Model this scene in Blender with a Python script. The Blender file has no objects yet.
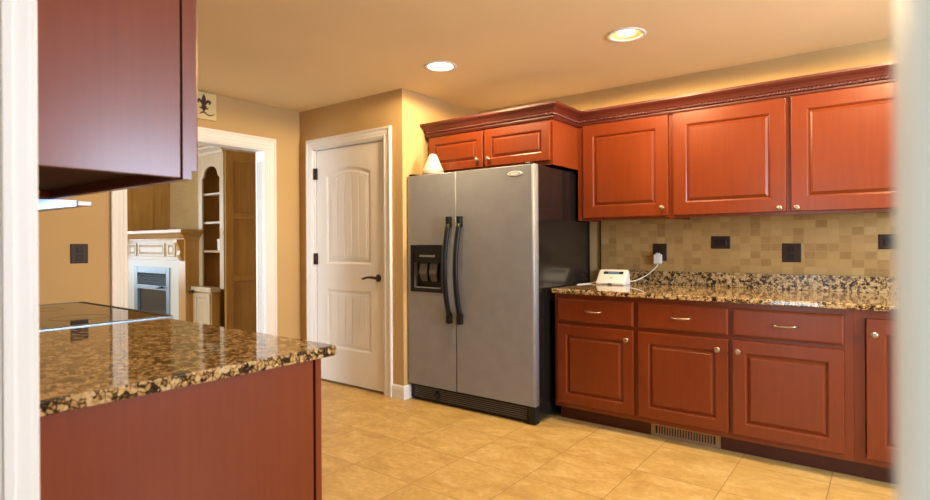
import bpy, bmesh, math, random
from mathutils import Vector, Matrix
random.seed(7)
SC = bpy.context.scene
COL = SC.collection
PI = math.pi

# ------------------------------------------------------------------ camera, sky, daylight, exposure
H = 1.225
cam_d = bpy.data.cameras.new('camera')
cam = bpy.data.objects.new('camera', cam_d)
COL.objects.link(cam)
cam_d.sensor_width = 36.0
cam_d.lens = 36.0 * 559.0 / 930.0
cam_d.clip_start = 0.005
cam_d.clip_end = 60
cam_d.shift_y = -7.1 / 930.0
YAW, ROLL = math.radians(37.1), math.radians(0.33)
cam.matrix_world = (Matrix.Translation((0, 0, H)) @ Matrix.Rotation(YAW, 4, 'Z') @
                    Matrix.Rotation(PI / 2, 4, 'X') @ Matrix.Rotation(-ROLL, 4, 'Z'))
cam_d.dof.use_dof = True
cam_d.dof.focus_distance = 3.2
cam_d.dof.aperture_fstop = (cam_d.lens / 1000) / 0.0066
SC.camera = cam

SC.view_settings.view_transform = 'Standard'
SC.view_settings.look = 'None'
SC.view_settings.gamma = 1.0
SC.view_settings.use_curve_mapping = False
SC.view_settings.exposure = 0.45

world = bpy.data.worlds.new('world')
SC.world = world
world.use_nodes = True
bg = world.node_tree.nodes['Background']
bg.inputs[0].default_value = (0.75, 0.85, 1.0, 1)
bg.inputs[1].default_value = 0.25

WARM = (1.0, 0.73, 0.38)
DAY = (0.74, 0.87, 1.0)


def area(name, loc, rot, sx, sy, power, color):
    l = bpy.data.lights.new(name, 'AREA')
    l.shape = 'RECTANGLE'
    l.size, l.size_y = sx, sy
    l.energy = power
    l.color = color
    o = bpy.data.objects.new(name, l)
    o.location = loc
    o.rotation_euler = rot
    COL.objects.link(o)
    return o


# daylight standing in the window openings (kitchen east, hall south, living room west)
area('daylight_kitchen', (2.335, 2.2, 1.55), (0, PI / 2, 0), 1.15, 1.1, 150, (0.62, 0.79, 1.0))
area('daylight_hall', (-1.45, -3.13, 1.10), (PI / 2, 0, 0), 1.4, 1.9, 55, (0.70, 0.90, 1.0))
area('daylight_living', (-11.15, 1.6, 1.45), (0, -PI / 2, 0), 1.8, 3.6, 85, DAY)
area('fill_living_south', (-5.55, -1.62, 1.45), (PI / 2, 0, 0), 1.7, 1.8, 190, DAY)  # added unseen source, placed to brighten the east-facing oak sides


# ------------------------------------------------------------------ materials
def srgb(r, g, b):
    f = lambda c: (c / 255 / 12.92) if c / 255 <= 0.04045 else ((c / 255 + 0.055) / 1.055) ** 2.4
    return (f(r), f(g), f(b), 1)


class NT:
    def __init__(self, name):
        self.m = bpy.data.materials.new(name)
        self.m.use_nodes = True
        self.t = self.m.node_tree
        self.b = self.t.nodes['Principled BSDF']

    def n(self, kind, **kw):
        x = self.t.nodes.new(kind)
        for k, v in kw.items():
            setattr(x, k, v)
        return x

    def l(self, a, b):
        self.t.links.new(a, b)

    def ramp(self, fac, stops, interp='LINEAR'):
        r = self.n('ShaderNodeValToRGB')
        r.color_ramp.interpolation = interp
        e = r.color_ramp.elements
        while len(e) < len(stops):
            e.new(0.5)
        for i, (p, c) in enumerate(stops):
            e[i].position = p
            e[i].color = c if len(c) == 4 else (*c, 1)
        self.l(fac, r.inputs[0])
        return r.outputs[0]

    def pos(self, scale=(1, 1, 1), off=(0, 0, 0), obj=False):
        if obj:
            src = self.n('ShaderNodeTexCoord').outputs['Object']
        else:
            src = self.n('ShaderNodeNewGeometry').outputs['Position']
        mp = self.n('ShaderNodeMapping')
        mp.inputs['Scale'].default_value = scale
        mp.inputs['Location'].default_value = off
        self.l(src, mp.inputs[0])
        return mp.outputs[0]

    def noise(self, vec, scale, detail=3, rough=0.5, dist=0):
        x = self.n('ShaderNodeTexNoise')
        x.inputs['Scale'].default_value = scale
        x.inputs['Detail'].default_value = detail
        x.inputs['Roughness'].default_value = rough
        x.inputs['Distortion'].default_value = dist
        self.l(vec, x.inputs['Vector'])
        return x

    def bump(self, h, strength, dist=0.002):
        x = self.n('ShaderNodeBump')
        x.inputs['Strength'].default_value = strength
        x.inputs['Distance'].default_value = dist
        self.l(h, x.inputs['Height'])
        self.l(x.outputs[0], self.b.inputs['Normal'])

    def set(self, **kw):
        for k, v in kw.items():
            self.b.inputs[k.replace('_', ' ')].default_value = v


def plain(name, col, rough=0.5, metal=0.0, spec=0.5, coat=0.0):
    t = NT(name)
    v = t.pos(obj=True)
    nz = t.noise(v, 9, 3)
    lo = tuple(c * 0.94 for c in col[:3])
    hi = tuple(min(1, c * 1.05) for c in col[:3])
    t.l(t.ramp(nz.outputs[0], [(0.3, lo), (0.7, hi)]), t.b.inputs['Base Color'])
    t.set(Roughness=rough, Metallic=metal, Specular_IOR_Level=spec, Coat_Weight=coat)
    return t.m


def wood(name, dark, light, rough=0.3, axis='Z', fine=60, coat=0.15, spec=0.5):
    t = NT(name)
    sc = {'Z': (1, 1, 0.06), 'X': (0.06, 1, 1), 'Y': (1, 0.06, 1)}[axis]
    v = t.pos(sc, obj=True)
    g = t.noise(v, fine, 4, 0.6, 0.3)
    v2 = t.pos(obj=True)
    big = t.noise(v2, 2.2, 2, 0.5)
    mx = t.n('ShaderNodeMath', operation='MULTIPLY_ADD')
    t.l(g.outputs[0], mx.inputs[0])
    mx.inputs[1].default_value = 0.55
    ad = t.n('ShaderNodeMath', operation='MULTIPLY')
    t.l(big.outputs[0], ad.inputs[0])
    ad.inputs[1].default_value = 0.45
    t.l(ad.outputs[0], mx.inputs[2])
    t.l(t.ramp(mx.outputs[0], [(0.3, dark), (0.7, light)]), t.b.inputs['Base Color'])
    t.set(Roughness=rough, Coat_Weight=coat, Coat_Roughness=0.2, Specular_IOR_Level=spec)
    t.bump(g.outputs[0], 0.05, 0.001)
    return t.m


M = {}
M['cherry'] = wood('cherry_wood', (0.155, 0.0235, 0.0043), (0.200, 0.036, 0.0063), 0.33, coat=0.15, spec=0.40)
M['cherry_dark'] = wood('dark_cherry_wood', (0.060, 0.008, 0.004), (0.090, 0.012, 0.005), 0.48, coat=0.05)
M['oak'] = wood('oak_wood', (0.30, 0.135, 0.022), (0.46, 0.235, 0.050), 0.36, fine=38, coat=0.4, spec=0.6)
M['oak_glare'] = wood('glare_oak_wood', (0.36, 0.25, 0.14), (0.48, 0.36, 0.22), 0.42, fine=30, coat=0.2)  # same oak, daylight glare on the front faces put into the colour
M['oak_glare_tan'] = wood('glare_oak_panel', (0.36, 0.23, 0.09), (0.48, 0.33, 0.15), 0.45, 'X', fine=60, coat=0.1)  # oak of the niche back, lightened in colour to stand in for glare
M['bounce_top'] = wood('pale_bounce_top', (0.55, 0.42, 0.26), (0.66, 0.53, 0.35), 0.7, 'X', 30, 0.0, 0.2)  # unseen cabinet tops, made pale to bounce lamp light onto the ceiling


def paint(name, col, rough=0.85, bump=0.06):
    t = NT(name)
    v = t.pos()
    a = t.noise(v, 1.3, 2)
    lo = tuple(c * 0.96 for c in col)
    hi = tuple(min(1, c * 1.03) for c in col)
    t.l(t.ramp(a.outputs[0], [(0.3, lo), (0.7, hi)]), t.b.inputs['Base Color'])
    t.set(Roughness=rough, Specular_IOR_Level=0.25)
    f = t.noise(v, 180, 2)
    t.bump(f.outputs[0], bump, 0.002)
    return t.m


M['wall'] = paint('tan_wall_paint', (0.565, 0.380, 0.170))
M['ceil'] = paint('ceiling_paint', (0.86, 0.70, 0.43), 0.9)
M['hallwall'] = paint('hall_paint', (0.62, 0.58, 0.50))
M['trim'] = paint('white_trim_paint', (0.84, 0.82, 0.79), 0.4, 0.01)
M['doorpaint'] = paint('white_door_paint', (0.86, 0.83, 0.79), 0.42, 0.01)
M['carpet'] = paint('beige_carpet', (0.42, 0.34, 0.25), 0.95, 0.6)


def floor_mat():
    t = NT('floor_tile')
    v = t.pos()
    # grout grid: x lines at -0.238 + k*0.4265, y lines at 2.10 + k*0.42
    sep = t.n('ShaderNodeSeparateXYZ')
    t.l(v, sep.inputs[0])

    def axis(out, off, pitch):
        a = t.n('ShaderNodeMath', operation='ADD'); a.inputs[1].default_value = off
        t.l(out, a.inputs[0])
        d = t.n('ShaderNodeMath', operation='DIVIDE'); d.inputs[1].default_value = pitch
        t.l(a.outputs[0], d.inputs[0])
        fl = t.n('ShaderNodeMath', operation='FLOOR'); t.l(d.outputs[0], fl.inputs[0])
        fr = t.n('ShaderNodeMath', operation='FRACT'); t.l(d.outputs[0], fr.inputs[0])
        pp = t.n('ShaderNodeMath', operation='PINGPONG'); pp.inputs[1].default_value = 0.5
        t.l(fr.outputs[0], pp.inputs[0])
        mu = t.n('ShaderNodeMath', operation='MULTIPLY'); mu.inputs[1].default_value = pitch
        t.l(pp.outputs[0], mu.inputs[0])
        return fl.outputs[0], mu.outputs[0]
    ix, dx = axis(sep.outputs[0], 0.238, 0.4265)
    iy, dy = axis(sep.outputs[1], -2.10, 0.4205)
    mn = t.n('ShaderNodeMath', operation='MINIMUM'); t.l(dx, mn.inputs[0]); t.l(dy, mn.inputs[1])
    mr = t.n('ShaderNodeMapRange')
    mr.inputs['From Min'].default_value = 0.0012; mr.inputs['From Max'].default_value = 0.0032
    t.l(mn.outputs[0], mr.inputs['Value'])
    cb = t.n('ShaderNodeCombineXYZ'); t.l(ix, cb.inputs[0]); t.l(iy, cb.inputs[1])
    wn = t.n('ShaderNodeTexWhiteNoise'); t.l(cb.outputs[0], wn.inputs['Vector'])
    # per-tile shifted mottling
    sc = t.n('ShaderNodeVectorMath', operation='SCALE'); sc.inputs['Scale'].default_value = 7.0
    t.l(wn.outputs['Color'], sc.inputs[0])
    ad = t.n('ShaderNodeVectorMath', operation='ADD'); t.l(v, ad.inputs[0]); t.l(sc.outputs[0], ad.inputs[1])
    mp = t.n('ShaderNodeMapping'); mp.inputs['Scale'].default_value = (1, 1.5, 1); t.l(ad.outputs[0], mp.inputs[0])
    n1 = t.noise(mp.outputs[0], 5.5, 5, 0.62, 0.6)
    n2 = t.noise(mp.outputs[0], 30, 3, 0.6)
    mixn = t.n('ShaderNodeMath', operation='MULTIPLY_ADD'); mixn.inputs[1].default_value = 0.35
    t.l(n2.outputs[0], mixn.inputs[0])
    m2 = t.n('ShaderNodeMath', operation='MULTIPLY'); m2.inputs[1].default_value = 0.65
    t.l(n1.outputs[0], m2.inputs[0]); t.l(m2.outputs[0], mixn.inputs[2])
    col = t.ramp(mixn.outputs[0], [(0.30, (0.40, 0.235, 0.065)), (0.5, (0.53, 0.335, 0.105)), (0.66, (0.64, 0.44, 0.18))])
    mx = t.n('ShaderNodeMix', data_type='RGBA')
    mx.inputs[6].default_value = (0.30, 0.17, 0.06, 1)
    t.l(mr.outputs[0], mx.inputs[0]); t.l(col, mx.inputs[7])
    t.l(mx.outputs[2], t.b.inputs['Base Color'])
    t.set(Roughness=0.42, Specular_IOR_Level=0.4)
    t.bump(mr.outputs[0], 0.25, 0.002)
    return t.m


M['floor'] = floor_mat()


def splash_mat():
    t = NT('travertine_mosaic')
    v = t.pos()
    sep = t.n('ShaderNodeSeparateXYZ'); t.l(v, sep.inputs[0])

    def axis(out, off, pitch):
        a = t.n('ShaderNodeMath', operation='ADD'); a.inputs[1].default_value = off; t.l(out, a.inputs[0])
        d = t.n('ShaderNodeMath', operation='DIVIDE'); d.inputs[1].default_value = pitch; t.l(a.outputs[0], d.inputs[0])
        fl = t.n('ShaderNodeMath', operation='FLOOR'); t.l(d.outputs[0], fl.inputs[0])
        fr = t.n('ShaderNodeMath', operation='FRACT'); t.l(d.outputs[0], fr.inputs[0])
        pp = t.n('ShaderNodeMath', operation='PINGPONG'); pp.inputs[1].default_value = 0.5; t.l(fr.outputs[0], pp.inputs[0])
        mu = t.n('ShaderNodeMath', operation='MULTIPLY'); mu.inputs[1].default_value = pitch; t.l(pp.outputs[0], mu.inputs[0])
        return fl.outputs[0], mu.outputs[0]
    ix, dx = axis(sep.outputs[0], 1.822, 0.0632)
    iz, dz = axis(sep.outputs[2], -1.007, 0.0505)
    mn = t.n('ShaderNodeMath', operation='MINIMUM'); t.l(dx, mn.inputs[0]); t.l(dz, mn.inputs[1])
    mr = t.n('ShaderNodeMapRange')
    mr.inputs['From Min'].default_value = 0.001; mr.inputs['From Max'].default_value = 0.0025
    t.l(mn.outputs[0], mr.inputs['Value'])
    cb = t.n('ShaderNodeCombineXYZ'); t.l(ix, cb.inputs[0]); t.l(iz, cb.inputs[1])
    wn = t.n('ShaderNodeTexWhiteNoise'); t.l(cb.outputs[0], wn.inputs['Vector'])
    nz = t.noise(v, 40, 4, 0.6)
    ma = t.n('ShaderNodeMath', operation='MULTIPLY_ADD'); ma.inputs[1].default_value = 0.6; ma.inputs[2].default_value = -0.3
    t.l(nz.outputs[0], ma.inputs[0])
    ad = t.n('ShaderNodeMath', operation='ADD'); t.l(wn.outputs['Value'], ad.inputs[0]); t.l(ma.outputs[0], ad.inputs[1])
    col = t.ramp(ad.outputs[0], [(0.0, (0.34, 0.192, 0.062)), (0.3, (0.41, 0.240, 0.080)), (0.65, (0.46, 0.280, 0.098)), (1.0, (0.50, 0.32, 0.122))])
    mx = t.n('ShaderNodeMix', data_type='RGBA')
    mx.inputs[6].default_value = (0.42, 0.275, 0.11, 1)
    t.l(mr.outputs[0], mx.inputs[0]); t.l(col, mx.inputs[7])
    t.l(mx.outputs[2], t.b.inputs['Base Color'])
    t.set(Roughness=0.6, Specular_IOR_Level=0.3)
    t.bump(mr.outputs[0], 0.3, 0.002)
    return t.m


M['splash'] = splash_mat()


def granite(name, rough=0.05, spec=0.7):
    t = NT(name)
    v = t.pos()
    dn = t.noise(v, 45, 3, 0.6)
    sc = t.n('ShaderNodeVectorMath', operation='SCALE'); sc.inputs['Scale'].default_value = 0.022
    t.l(dn.outputs['Color'], sc.inputs[0])
    ad = t.n('ShaderNodeVectorMath', operation='ADD'); t.l(v, ad.inputs[0]); t.l(sc.outputs[0], ad.inputs[1])
    vo = t.n('ShaderNodeTexVoronoi'); vo.inputs['Scale'].default_value = 78
    t.l(ad.outputs[0], vo.inputs['Vector'])
    ed = t.n('ShaderNodeTexVoronoi', feature='DISTANCE_TO_EDGE'); ed.inputs['Scale'].default_value = 78
    t.l(ad.outputs[0], ed.inputs['Vector'])
    sp = t.n('ShaderNodeSeparateColor'); t.l(vo.outputs['Color'], sp.inputs[0])
    fine = t.noise(v, 130, 3, 0.65)
    big = t.noise(v, 20, 3, 0.6)

    def madd(a, k, c):
        m = t.n('ShaderNodeMath', operation='MULTIPLY_ADD')
        t.l(a, m.inputs[0]); m.inputs[1].default_value = k
        if isinstance(c, float):
            m.inputs[2].default_value = c
        else:
            t.l(c, m.inputs[2])
        return m.outputs[0]
    val = madd(sp.outputs[0], 0.42, madd(fine.outputs[0], 0.45, madd(big.outputs[0], 0.45, -0.16)))
    edge = t.n('ShaderNodeMapRange')
    edge.inputs['From Min'].default_value = 0.02; edge.inputs['From Max'].default_value = 0.22
    edge.inputs['To Min'].default_value = -0.16; edge.inputs['To Max'].default_value = 0.02
    t.l(ed.outputs['Distance'], edge.inputs['Value'])
    tot = t.n('ShaderNodeMath', operation='ADD'); t.l(val, tot.inputs[0]); t.l(edge.outputs[0], tot.inputs[1])
    col = t.ramp(tot.outputs[0], [(0.0, (0.006, 0.006, 0.007)), (0.285, (0.014, 0.011, 0.010)), (0.345, (0.10, 0.050, 0.018)),
                                 (0.43, (0.34, 0.198, 0.072)), (0.58, (0.53, 0.365, 0.165)), (0.85, (0.56, 0.45, 0.31))])
    t.l(col, t.b.inputs['Base Color'])
    t.set(Roughness=rough, Specular_IOR_Level=spec)
    return t.m


M['granite'] = granite('brown_granite')
M['granite_upstand'] = granite('brown_granite_upstand', 0.22, 0.3)
M['satin'] = plain('satin_silver_paint', (0.295, 0.305, 0.335), 0.42, 0.2, 0.5)
M['darksteel'] = plain('blue_grey_steel', (0.20, 0.24, 0.28), 0.35, 0.7)
M['underside'] = plain('dark_cabinet_underside', (0.05, 0.018, 0.010), 0.7, 0, 0.2)  # darker and rougher than the cabinet sides
M['black'] = plain('black_textured_enamel', (0.010, 0.009, 0.009), 0.16, 0, 0.6)
M['blackplastic'] = plain('black_plastic', (0.009, 0.009, 0.010), 0.42, 0, 0.3)
M['paddle'] = plain('dark_grey_plastic', (0.10, 0.09, 0.085), 0.4)
M['blackmatte'] = plain('black_matte', (0.01, 0.01, 0.011), 0.6)
M['greyplastic'] = plain('grey_plastic', (0.25, 0.25, 0.26), 0.45)
M['nickel'] = plain('brushed_nickel', (0.42, 0.34, 0.27), 0.34, 1.0)
M['bronze'] = plain('dark_bronze', (0.05, 0.032, 0.022), 0.35, 0.6)
M['steel'] = plain('stainless_steel', (0.62, 0.62, 0.62), 0.3, 1.0)
M['white'] = plain('white_plastic', (0.78, 0.77, 0.74), 0.35)
M['offwhite'] = plain('warm_white_plastic', (0.72, 0.66, 0.55), 0.4)
M['brownplate'] = plain('brown_plastic_plate', (0.038, 0.017, 0.009), 0.5, 0, 0.3)
M['brownplate_dark'] = plain('dark_brown_plastic', (0.018, 0.009, 0.006), 0.5, 0, 0.3)
M['glassblack'] = plain('black_ceramic_glass', (0.006, 0.006, 0.007), 0.04, 0, 0.7)
M['ring'] = plain('burner_ring_print', (0.05, 0.05, 0.05), 0.2)
M['bluescreen'] = plain('blue_grey_display', (0.12, 0.22, 0.36), 0.2)
M['ventmetal'] = plain('tan_register_metal', (0.36, 0.25, 0.17), 0.45, 0.3)
M['cream'] = paint('cream_canvas', (0.72, 0.60, 0.30), 0.8, 0.1)
M['fleur'] = plain('dark_red_brown_ink', (0.06, 0.012, 0.010), 0.6)
M['stone'] = paint('pale_stone_tile', (0.50, 0.47, 0.42), 0.35, 0.1)
M['firemetal'] = plain('blue_grey_firebox_metal', (0.22, 0.27, 0.31), 0.4, 0.5)
M['smokeglass'] = plain('smoked_fire_glass', (0.02, 0.025, 0.03), 0.15, 0, 0.6)
M['baffle'] = plain('gold_baffle', (0.78, 0.56, 0.24), 0.4, 0.0)


def emis(name, col, s):
    t = NT(name)
    t.set(Base_Color=(1, 1, 1, 1), Emission_Color=(*col, 1), Emission_Strength=s)
    return t.m


M['bulb'] = emis('lamp_lens_glow', (1.0, 0.85, 0.62), 7.0)


# ------------------------------------------------------------------ mesh helpers
class MB:
    def __init__(self):
        self.bm = bmesh.new()

    def box(self, a, b, bev=0.0, seg=2, edges=None):
        t = bmesh.new()
        lo = [min(a[i], b[i]) for i in range(3)]
        hi = [max(a[i], b[i]) for i in range(3)]
        vs = [t.verts.new((x, y, z)) for x in (lo[0], hi[0]) for y in (lo[1], hi[1]) for z in (lo[2], hi[2])]
        for f in ((0, 1, 3, 2), (4, 6, 7, 5), (0, 4, 5, 1), (2, 3, 7, 6), (0, 2, 6, 4), (1, 5, 7, 3)):
            t.faces.new([vs[i] for i in f])
        if bev > 0:
            es = t.edges[:]
            if edges:
                es = [e for e in es if edges(e.verts[0].co, e.verts[1].co)]
            bmesh.ops.bevel(t, geom=es, offset=bev, segments=seg, affect='EDGES', profile=0.5)
        self.add(t)
        return self

    def add(self, t, mat=None):
        vm = {}
        for v in t.verts:
            co = v.co if mat is None else mat @ v.co
            vm[v] = self.bm.verts.new(co)
        for f in t.faces:
            try:
                nf = self.bm.faces.new([vm[v] for v in f.verts])
                nf.smooth = f.smooth
            except ValueError:
                pass
        t.free()

    def loops(self, loops, cap0=True, cap1=True, smooth=False, closed=True):
        rows = [[self.bm.verts.new(p) for p in L] for L in loops]
        n = len(rows[0])
        for r0, r1 in zip(rows, rows[1:]):
            for i in range(n if closed else n - 1):
                j = (i + 1) % n
                f = self.bm.faces.new((r0[i], r0[j], r1[j], r1[i]))
                f.smooth = smooth
        if cap0:
            self.bm.faces.new(rows[0][::-1])
        if cap1:
            self.bm.faces.new(rows[-1])
        return self

    def lathe(self, prof, loc=(0, 0, 0), axis='Z', n=32, smooth=True):
        """prof: (radius, height) list; axis Z up, or a Vector direction."""
        d = Vector((0, 0, 1)) if axis == 'Z' else Vector(axis).normalized()
        q = Vector((0, 0, 1)).rotation_difference(d).to_matrix()
        L = []
        for r, h in prof:
            L.append([Vector(loc) + q @ Vector((max(r, 1e-4) * math.cos(2 * PI * k / n), max(r, 1e-4) * math.sin(2 * PI * k / n), h)) for k in range(n)])
        return self.loops(L, True, True, smooth)

    def tube(self, pts, r, n=10, smooth=True, flat=None):
        pts = [Vector(p) for p in pts]
        L = []
        up = Vector((0, 0, 1))
        for i, p in enumerate(pts):
            a = pts[max(0, i - 1)]
            b = pts[min(len(pts) - 1, i + 1)]
            t = (b - a).normalized()
            u = up if abs(t.dot(up)) < 0.95 else Vector((0, 1, 0))
            s = t.cross(u).normalized()
            w = s.cross(t).normalized()
            rr = r[i] if isinstance(r, (list, tuple)) else r
            fs, fw = flat if flat else (1, 1)
            L.append([p + s * (rr * fs * math.cos(2 * PI * k / n)) + w * (rr * fw * math.sin(2 * PI * k / n)) for k in range(n)])
        return self.loops(L, True, True, smooth)

    def prism(self, pts, f, d0, d1, bev=0.0):
        """2-D outline pts extruded between depths d0, d1 through map f(u, v, d)."""
        L = [[f(u, v, d0) for u, v in pts], [f(u, v, d1) for u, v in pts]]
        return self.loops(L)

    def build(self, name, mat, parent=None, bevel=0.0, auto=False):
        bmesh.ops.remove_doubles(self.bm, verts=self.bm.verts, dist=1e-6)
        bmesh.ops.recalc_face_normals(self.bm, faces=self.bm.faces)
        off = Vector((0, 0, 0))
        p = parent
        while p is not None:
            off += Vector(p.location)
            p = p.parent
        for v in self.bm.verts:
            v.co -= off
        me = bpy.data.meshes.new(name)
        self.bm.to_mesh(me)
        self.bm.free()
        me.materials.append(M[mat] if isinstance(mat, str) else mat)
        o = bpy.data.objects.new(name, me)
        COL.objects.link(o)
        if parent is not None:
            o.parent = parent
        else:  # origin at the base of the thing
            xs = [v.co for v in me.vertices]
            c = Vector(((min(v.x for v in xs) + max(v.x for v in xs)) / 2, (min(v.y for v in xs) + max(v.y for v in xs)) / 2, min(v.z for v in xs)))
            me.transform(Matrix.Translation(-c))
            o.location = c
        if bevel > 0:
            md = o.modifiers.new('edge', 'BEVEL')
            md.width = bevel
            md.segments = 2
            md.limit_method = 'ANGLE'
        return o


def thing(name, label, cat, loc, group=None):
    o = bpy.data.objects.new(name, None)
    o.empty_display_size = 0.05
    COL.objects.link(o)
    o.location = loc
    return tag(o, label, cat, group)


def tag(o, label, cat, group=None):
    o['label'] = label
    o['category'] = cat
    if group:
        o['group'] = group
    return o


def struct(o, label=None):
    o['kind'] = 'structure'
    if label:
        o['label'] = label
    return o


def box(name, a, b, mat, parent=None, bev=0.0):
    return MB().box(a, b, bev).build(name, mat, parent)


def dup(root, loc, label=None):
    r = root.copy(); COL.objects.link(r)
    r.location = loc
    if label:
        r['label'] = label
    for ch in list(root.children):
        c = ch.copy(); COL.objects.link(c); c.parent = r
        for g in ch.children:
            d = g.copy(); COL.objects.link(d); d.parent = c
    return r


def negY(y):
    return lambda u, v, d: (u, y - d, v)


def posY(y):
    return lambda u, v, d: (u, y + d, v)


def posX(x):
    return lambda u, v, d: (x + d, u, v)


def rect(u0, u1, v0, v1, i=0):
    return [(u0 + i, v0 + i), (u1 - i, v0 + i), (u1 - i, v1 - i), (u0 + i, v1 - i)]


def raised_door(f, u0, u1, v0, v1, fw=0.075, th=0.022):
    """frame-and-raised-panel door standing out TH from plane f(.,.,0)"""
    mb = MB()
    prof = [(0.0, 0.0), (0.0, th - 0.004), (0.0015, th - 0.0012), (0.004, th), (fw - 0.007, th), (fw - 0.004, th - 0.0025),
            (fw, th - 0.004), (fw + 0.003, th - 0.012), (fw + 0.006, th - 0.012), (fw + 0.022, th - 0.003), (fw + 0.0235, th - 0.0012)]
    L = [[f(u, v, d) for u, v in rect(u0, u1, v0, v1, i)] for i, d in prof]
    mb.loops(L)
    return mb


def slab_front(f, u0, u1, v0, v1, th=0.022):
    prof = [(0.0, 0.0), (0.0, th - 0.008), (0.002, th - 0.005), (0.007, th - 0.002), (0.012, th)]
    return MB().loops([[f(u, v, d) for u, v in rect(u0, u1, v0, v1, i)] for i, d in prof])


def knob(f, u, v, d0, parent):
    o = Vector(f(u, v, d0))
    ax = Vector(f(u, v, d0 + 1)) - o
    MB().lathe([(0.010, 0), (0.010, 0.003), (0.006, 0.006), (0.006, 0.016), (0.0155, 0.020), (0.0165, 0.025), (0.013, 0.029), (0.006, 0.031)], o, ax, 20).build('knob', 'nickel', parent)


def bar_pull(f, u, v, d0, half, parent):
    mb = MB()
    pts = []
    for k in range(13):
        t = -1 + 2 * k / 12
        h = 0.026 * (1 - abs(t) ** 4)
        pts.append(f(u + half * t, v - 0.004 * (1 - t * t), d0 + h))
    mb.tube(pts, 0.0052, 10)
    mb.build('handle', 'nickel', parent)


# ------------------------------------------------------------------ the setting
C = 2.44
YB = 4.22       # cabinet wall
YP, XP = 3.20, -3.03   # pantry wall, its outside corner
XW = -4.33      # wall with the opening to the living room
D0, D1 = 0.108, 0.272  # doorway wall faces
XJ = -1.018     # far jamb of the doorway
XE = 2.2        # east wall

struct(box('floor', (-4.455, -3.1, -0.1), (2.3, 4.5, 0), 'floor'))
struct(box('floor_living', (-11.2, -1.7, -0.1), (-4.455, 5.4, -0.005), 'carpet'))
CANS = [(-1.217, 3.185), (0.05, 3.10)]
mb = MB()
es = []


def ring_edges(pts):
    vs = [mb.bm.verts.new(p) for p in pts]
    return [mb.bm.edges.new((vs[i], vs[(i + 1) % len(vs)])) for i in range(len(vs))]


es += ring_edges([(-4.455, -3.1, C), (2.3, -3.1, C), (2.3, 4.5, C), (-4.455, 4.5, C)])
for x, y in CANS:
    es += ring_edges([(x + 0.092 * math.cos(2 * PI * k / 40), y + 0.092 * math.sin(2 * PI * k / 40), C) for k in range(40)])
bmesh.ops.triangle_fill(mb.bm, use_beauty=True, edges=es)
mb.box((-4.455, -3.1, C + 0.12), (2.3, 4.5, C + 0.2))
for a, b in (((-4.455, -3.1, C), (2.3, -3.09, C + 0.12)), ((-4.455, 4.49, C), (2.3, 4.5, C + 0.12)), ((-4.455, -3.09, C), (-4.445, 4.49, C + 0.12)), ((2.29, -3.09, C), (2.3, 4.49, C + 0.12))):
    mb.box((a[0], a[1], C + 1e-4), b)
struct(mb.build('ceiling', 'ceil'))
struct(box('ceiling_living', (-11.2, -1.7, 2.62), (-4.455, 5.4, 2.72), 'ceil'))
struct(box('wall_north', (XP - 0.1, YB, 0), (XE + 0.1, YB + 0.12, C), 'wall'))
mb = MB()
mb.box((XW - 0.11, YP, 0), (-4.135, YP + 0.115, C)).box((-3.225, YP, 0), (XP, YP + 0.115, C)).box((-4.135, YP, 2.085), (-3.225, YP + 0.115, C))
struct(mb.build('wall_pantry', 'wall'))
struct(box('wall_pantry_side', (XP - 0.115, YP + 0.115, 0), (XP, YB, C), 'wall'))
# wall with the cased opening
OY0, OY1, OZ = 1.725, 2.835, 2.045
mb = MB()
mb.box((XW - 0.115, D1, 0), (XW, OY0, C)).box((XW - 0.115, OY1, 0), (XW, YP, C)).box((XW - 0.115, OY0, OZ), (XW, OY1, C))
struct(mb.build('wall_west', 'wall'))
# doorway wall (range side), the camera looks through its opening
mb = MB()
mb.box((XW, D0, 0), (XJ - 0.015, D1, C)).box((0.016, D0, 0), (XE, D1, C)).box((XJ - 0.015, D0, 2.12), (0.016, D1, C))
struct(mb.build('wall_south', 'wall'))
# east wall with a window
mb = MB()
mb.box((XE, -3.1, 0), (XE + 0.12, 1.65, C)).box((XE, 2.75, 0), (XE + 0.12, YB, C)).box((XE, 1.65, 2.12), (XE + 0.12, 2.75, C)).box((XE, 1.65, 0), (XE + 0.12, 2.75, 0.98))
struct(mb.build('wall_east', 'wall'))


def window(n, f, u0, u1, v0, v1, cols):
    mb = MB()
    for a, b, c, d in ((u0, u0 + .05, v0, v1), (u1 - .05, u1, v0, v1), (u0, u1, v0, v0 + .05), (u0, u1, v1 - .05, v1)):
        mb.box(f(a, c, -0.08), f(b, d, -0.01))
    for k in range(1, cols):
        u = u0 + (u1 - u0) * k / cols
        mb.box(f(u - .02, v0, -0.07), f(u + .02, v1, -0.03))
    return struct(mb.build('window_%d' % n, 'trim'))


window(1, lambda u, v, d: (XE - d, u, v), 1.65, 2.75, 0.98, 2.12, 2)
# hall behind the camera
mb = MB()
mb.box((-2.6, -3.1, 0), (-2.15, -3.0, C)).box((-0.75, -3.1, 0), (XE, -3.0, C)).box((-2.15, -3.1, 2.06), (-0.75, -3.0, C)).box((-2.15, -3.1, 0), (-0.75, -3.0, 0.14))
struct(mb.build('wall_hall_south', 'hallwall'))
struct(box('wall_hall_west', (-2.7, -3.1, 0), (-2.6, D0, C), 'hallwall'))
window(2, posY(-3.0), -2.15, -0.75, 0.14, 2.06, 2)
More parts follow.
